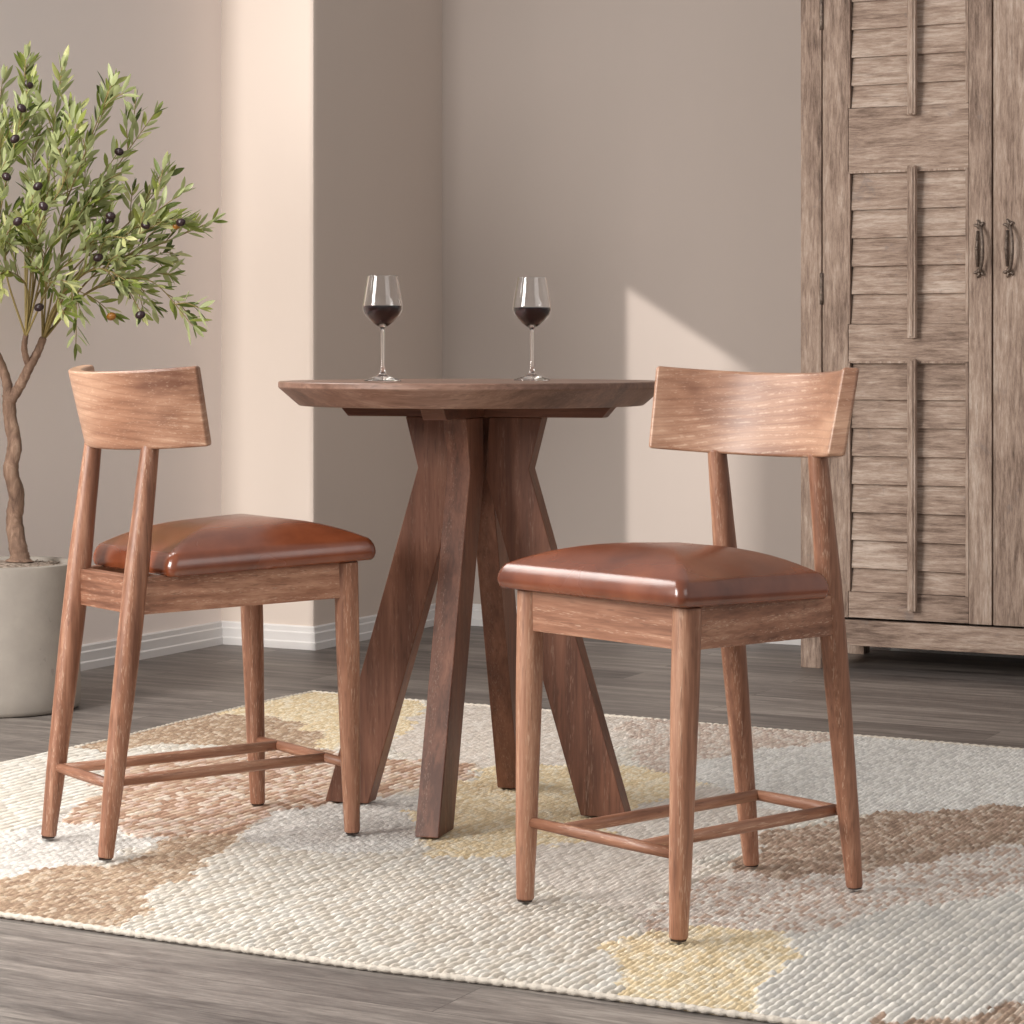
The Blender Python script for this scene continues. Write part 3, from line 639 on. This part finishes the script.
for st, x, y, dy, droop in tips:
    a = starts[st].copy(); b = pw(x, y, dy)
    if wall_dist(b) < .05: b.y -= .0; b.x += .06
    L = (b-a).length; m1 = a.lerp(b, .33)+Vector((0, 0, .16*L+droop*.12)); m2 = a.lerp(b, .7)+Vector((0, 0, .11*L+droop*.22))
    jit = lambda s_: Vector((random.uniform(-s_, s_), random.uniform(-s_, s_), random.uniform(-s_, s_)))
    if x > 100 and y < 240: m1 = a.lerp(b, .33)+Vector((-.04, 0, .05)); m2 = a.lerp(b, .7)+Vector((-.02, 0, .02))
    path = smooth_path([a, m1+jit(.02), m2+jit(.02), b], 10)
    bm = BM(); tube(bm, path, [lerp(.0032, .0011, i/(len(path)-1)) for i in range(len(path))], 6)
    nsub = 4
    leafy(path, .42)
    for k in range(nsub):
        i = int(len(path)*random.uniform(.45, .88)); p0 = path[i]; d = (path[min(i+1, len(path)-1)]-path[i-1]).normalized()
        o = Matrix.Rotation(random.uniform(0, 6.28), 3, d) @ d.orthogonal().normalized(); Ls = random.uniform(.07, .14)
        e = p0+(d*.8+o*.65+Vector((0, 0, .15))).normalized()*Ls
        if wall_dist(e) < .06: continue
        sp = smooth_path([p0, p0.lerp(e, .5)+Vector((0, 0, .008)), e], 6); tube(bm, sp, [.0014]*len(sp), 5); leafy(sp, .15)
    obj('twig', bm, M_twig, OT, smooth=True)
lf = obj('foliage', leaf, M_leaf, OT, smooth=True)
OL = [(30, 85, -.12), (22, 111, -.13), (24, 139, -.15), (14, 178, -.2), (129, 138, -.1), (58, 183, -.15), (82, 208, -.2), (127, 208, -.1), (113, 222, -.18), (150, 223, -.08),
      (188, 213, -.02), (186, 221, -.02), (41, 228, -.24), (101, 259, -.16), (109, 331, -.16), (163, 324, -.1), (12, 203, -.2), (36, 337, -.16)]
bm = BM(); bmesh.ops.create_uvsphere(bm, u_segments=14, v_segments=10, radius=.0108)
for v_ in bm.verts: v_.co.x *= 1.28
o0 = None
for i, (x, y, dy) in enumerate(OL):
    if o0 is None: o = o0 = obj('olive', bm, M_olive, OT, smooth=True)
    else: o = o0.copy(); link(o, OT)
    q_ = pw(x, y, dy); q_ = min(twig_pts, key=lambda t: (t.x-q_.x)**2+(t.z-q_.z)**2+.15*(t.y-q_.y)**2-(.0015 if t.y < -.02 else 0)); o.location = q_+Vector((.004, -.035, -.008)); o.rotation_euler = (random.uniform(-.4, .4), random.uniform(-.8, .8), random.uniform(-.6, .6))
    if i in (11, 14):
        if i == 11: m2_ = o0.data.copy(); m2_.materials.clear(); m2_.materials.append(M_olive2)
        o.data = m2_; o['label'] = 'amber coloured olive'

# ------------------------------------------------------------------ light
def area(name, loc, target, sx, sy, power, color=(1, 1, 1), spread=None):
    l = bpy.data.lights.new(name, 'AREA'); l.shape = 'RECTANGLE'; l.size = sx; l.size_y = sy; l.energy = power; l.color = color
    if spread: l.spread = spread
    o = bpy.data.objects.new(name, l); link(o); o.location = loc
    o.rotation_euler = (Vector(target)-Vector(loc)).to_track_quat('-Z', 'Y').to_euler(); return o
area('window_key', (-3.4, 2.7, 1.9), (0, 4.9, .5), 1.4, 1.5, 190, (1, .97, .93))
area('left_highlight_area', (-2.05, 5.2, 2.35), (.1, 4.2, .5), 1.7, 1.5, 72, (1, .97, .93))  # added area lamp near the left wall, for the leather highlight
area('soft_fill', (2.6, 1.2, 2.6), (0, 5.5, .6), 2.5, 2.0, 30, (1, .98, .96))
w = bpy.data.worlds.new('room_ambient'); sc.world = w; w.use_nodes = True
bg = w.node_tree.nodes['Background']; bg.inputs[0].default_value = (1, .985, .97, 1); bg.inputs[1].default_value = .46

# sun coming through a window out of frame: a spot whose beam is shaped by a window-shaped gobo in the lamp itself
def gobo_spot(name, loc, target, quads, power, color, radius=.012):
    l = bpy.data.lights.new(name, 'SPOT'); l.energy = power; l.color = color; l.shadow_soft_size = radius; l.spot_size = math.radians(70); l.spot_blend = 0
    o = bpy.data.objects.new(name, l); link(o); o.location = loc
    q = (Vector(target)-Vector(loc)).to_track_quat('-Z', 'Y'); o.rotation_euler = q.to_euler(); Mi = q.to_matrix().inverted()
    def pr(p):
        d = Mi @ (Vector(p)-Vector(loc)); return (d.x/-d.z, d.y/-d.z)
    l.use_nodes = True; nt = l.node_tree; nt.nodes.clear(); N_ = nt.nodes.new; L_ = nt.links.new
    out = N_('ShaderNodeOutputLight'); em = N_('ShaderNodeEmission'); L_(em.outputs[0], out.inputs[0])
    tc = N_('ShaderNodeTexCoord'); sp = N_('ShaderNodeSeparateXYZ'); L_(tc.outputs['Normal'], sp.inputs[0])
    def mth(op, a, b=0., clamp=False):
        x = N_('ShaderNodeMath'); x.operation = op; x.use_clamp = clamp
        for i, v_ in enumerate((a, b)):
            if hasattr(v_, 'is_output'): L_(v_, x.inputs[i])
            else: x.inputs[i].default_value = v_
        return x.outputs[0]
    az = mth('ABSOLUTE', sp.outputs[2]); X = mth('DIVIDE', sp.outputs[0], az); Y = mth('DIVIDE', sp.outputs[1], az)
    total = None
    for poly, softs, gain in quads:            # polygon corners in the room, softness per edge
        pp = [pr(p) for p in poly]; cx = sum(p[0] for p in pp)/len(pp); cy = sum(p[1] for p in pp)/len(pp); m = None
        for i in range(len(pp)):
            (x1, y1), (x2, y2) = pp[i], pp[(i+1) % len(pp)]
            nx, ny = y2-y1, x1-x2; ln = math.hypot(nx, ny); nx /= ln; ny /= ln; c0 = -(nx*x1+ny*y1)
            if nx*cx+ny*cy+c0 < 0: nx, ny, c0 = -nx, -ny, -c0
            e = mth('ADD', mth('ADD', mth('MULTIPLY', X, nx), mth('MULTIPLY', Y, ny)), c0)
            e = mth('ADD', mth('DIVIDE', e, softs[i]), .5, True)
            m = e if m is None else mth('MULTIPLY', m, e)
        m = mth('MULTIPLY', m, gain); total = m if total is None else mth('ADD', total, m)
    L_(total, em.inputs[1]); return o
def onwall(t, z): p = Cc+U*t; return (p.x, p.y, z)
def onpil(t, z): p = A+U*t; return (p.x, p.y, z)
col_poly = [onpil(.035, -.02), onpil(.350, -.02), onpil(.350, 2.6), onpil(.035, 2.6)]
t0_, z0_ = .71, 1.16
pat = [onwall(t0_, -.02), onwall(t0_, z0_), onwall(1.13, z0_-.62*(1.13-t0_)), onwall(1.13, -.02)]
gobo_spot('sun_through_window', (.1, 1.5, 3.8), (-.3, 7.9, 1.0), [(col_poly, (.004, .002, .004, .012), 1.0), (pat, (.003, .003, .022, .004), 1.15)], 1620, (1, .955, .90))

# ------------------------------------------------------------------ camera
cam = bpy.data.cameras.new('camera'); co = bpy.data.objects.new('camera', cam); link(co)
co.location = (0, 0, .95); co.rotation_euler = (pi/2, 0, 0)
cam.sensor_width = 36; cam.lens = 2425.85/1024*36; cam.shift_y = -(512-350.755)/1024; cam.clip_start = .05
sc.camera = co
sc.view_settings.view_transform = 'Standard'; sc.view_settings.look = 'None'; sc.view_settings.exposure = 0; sc.view_settings.gamma = 1
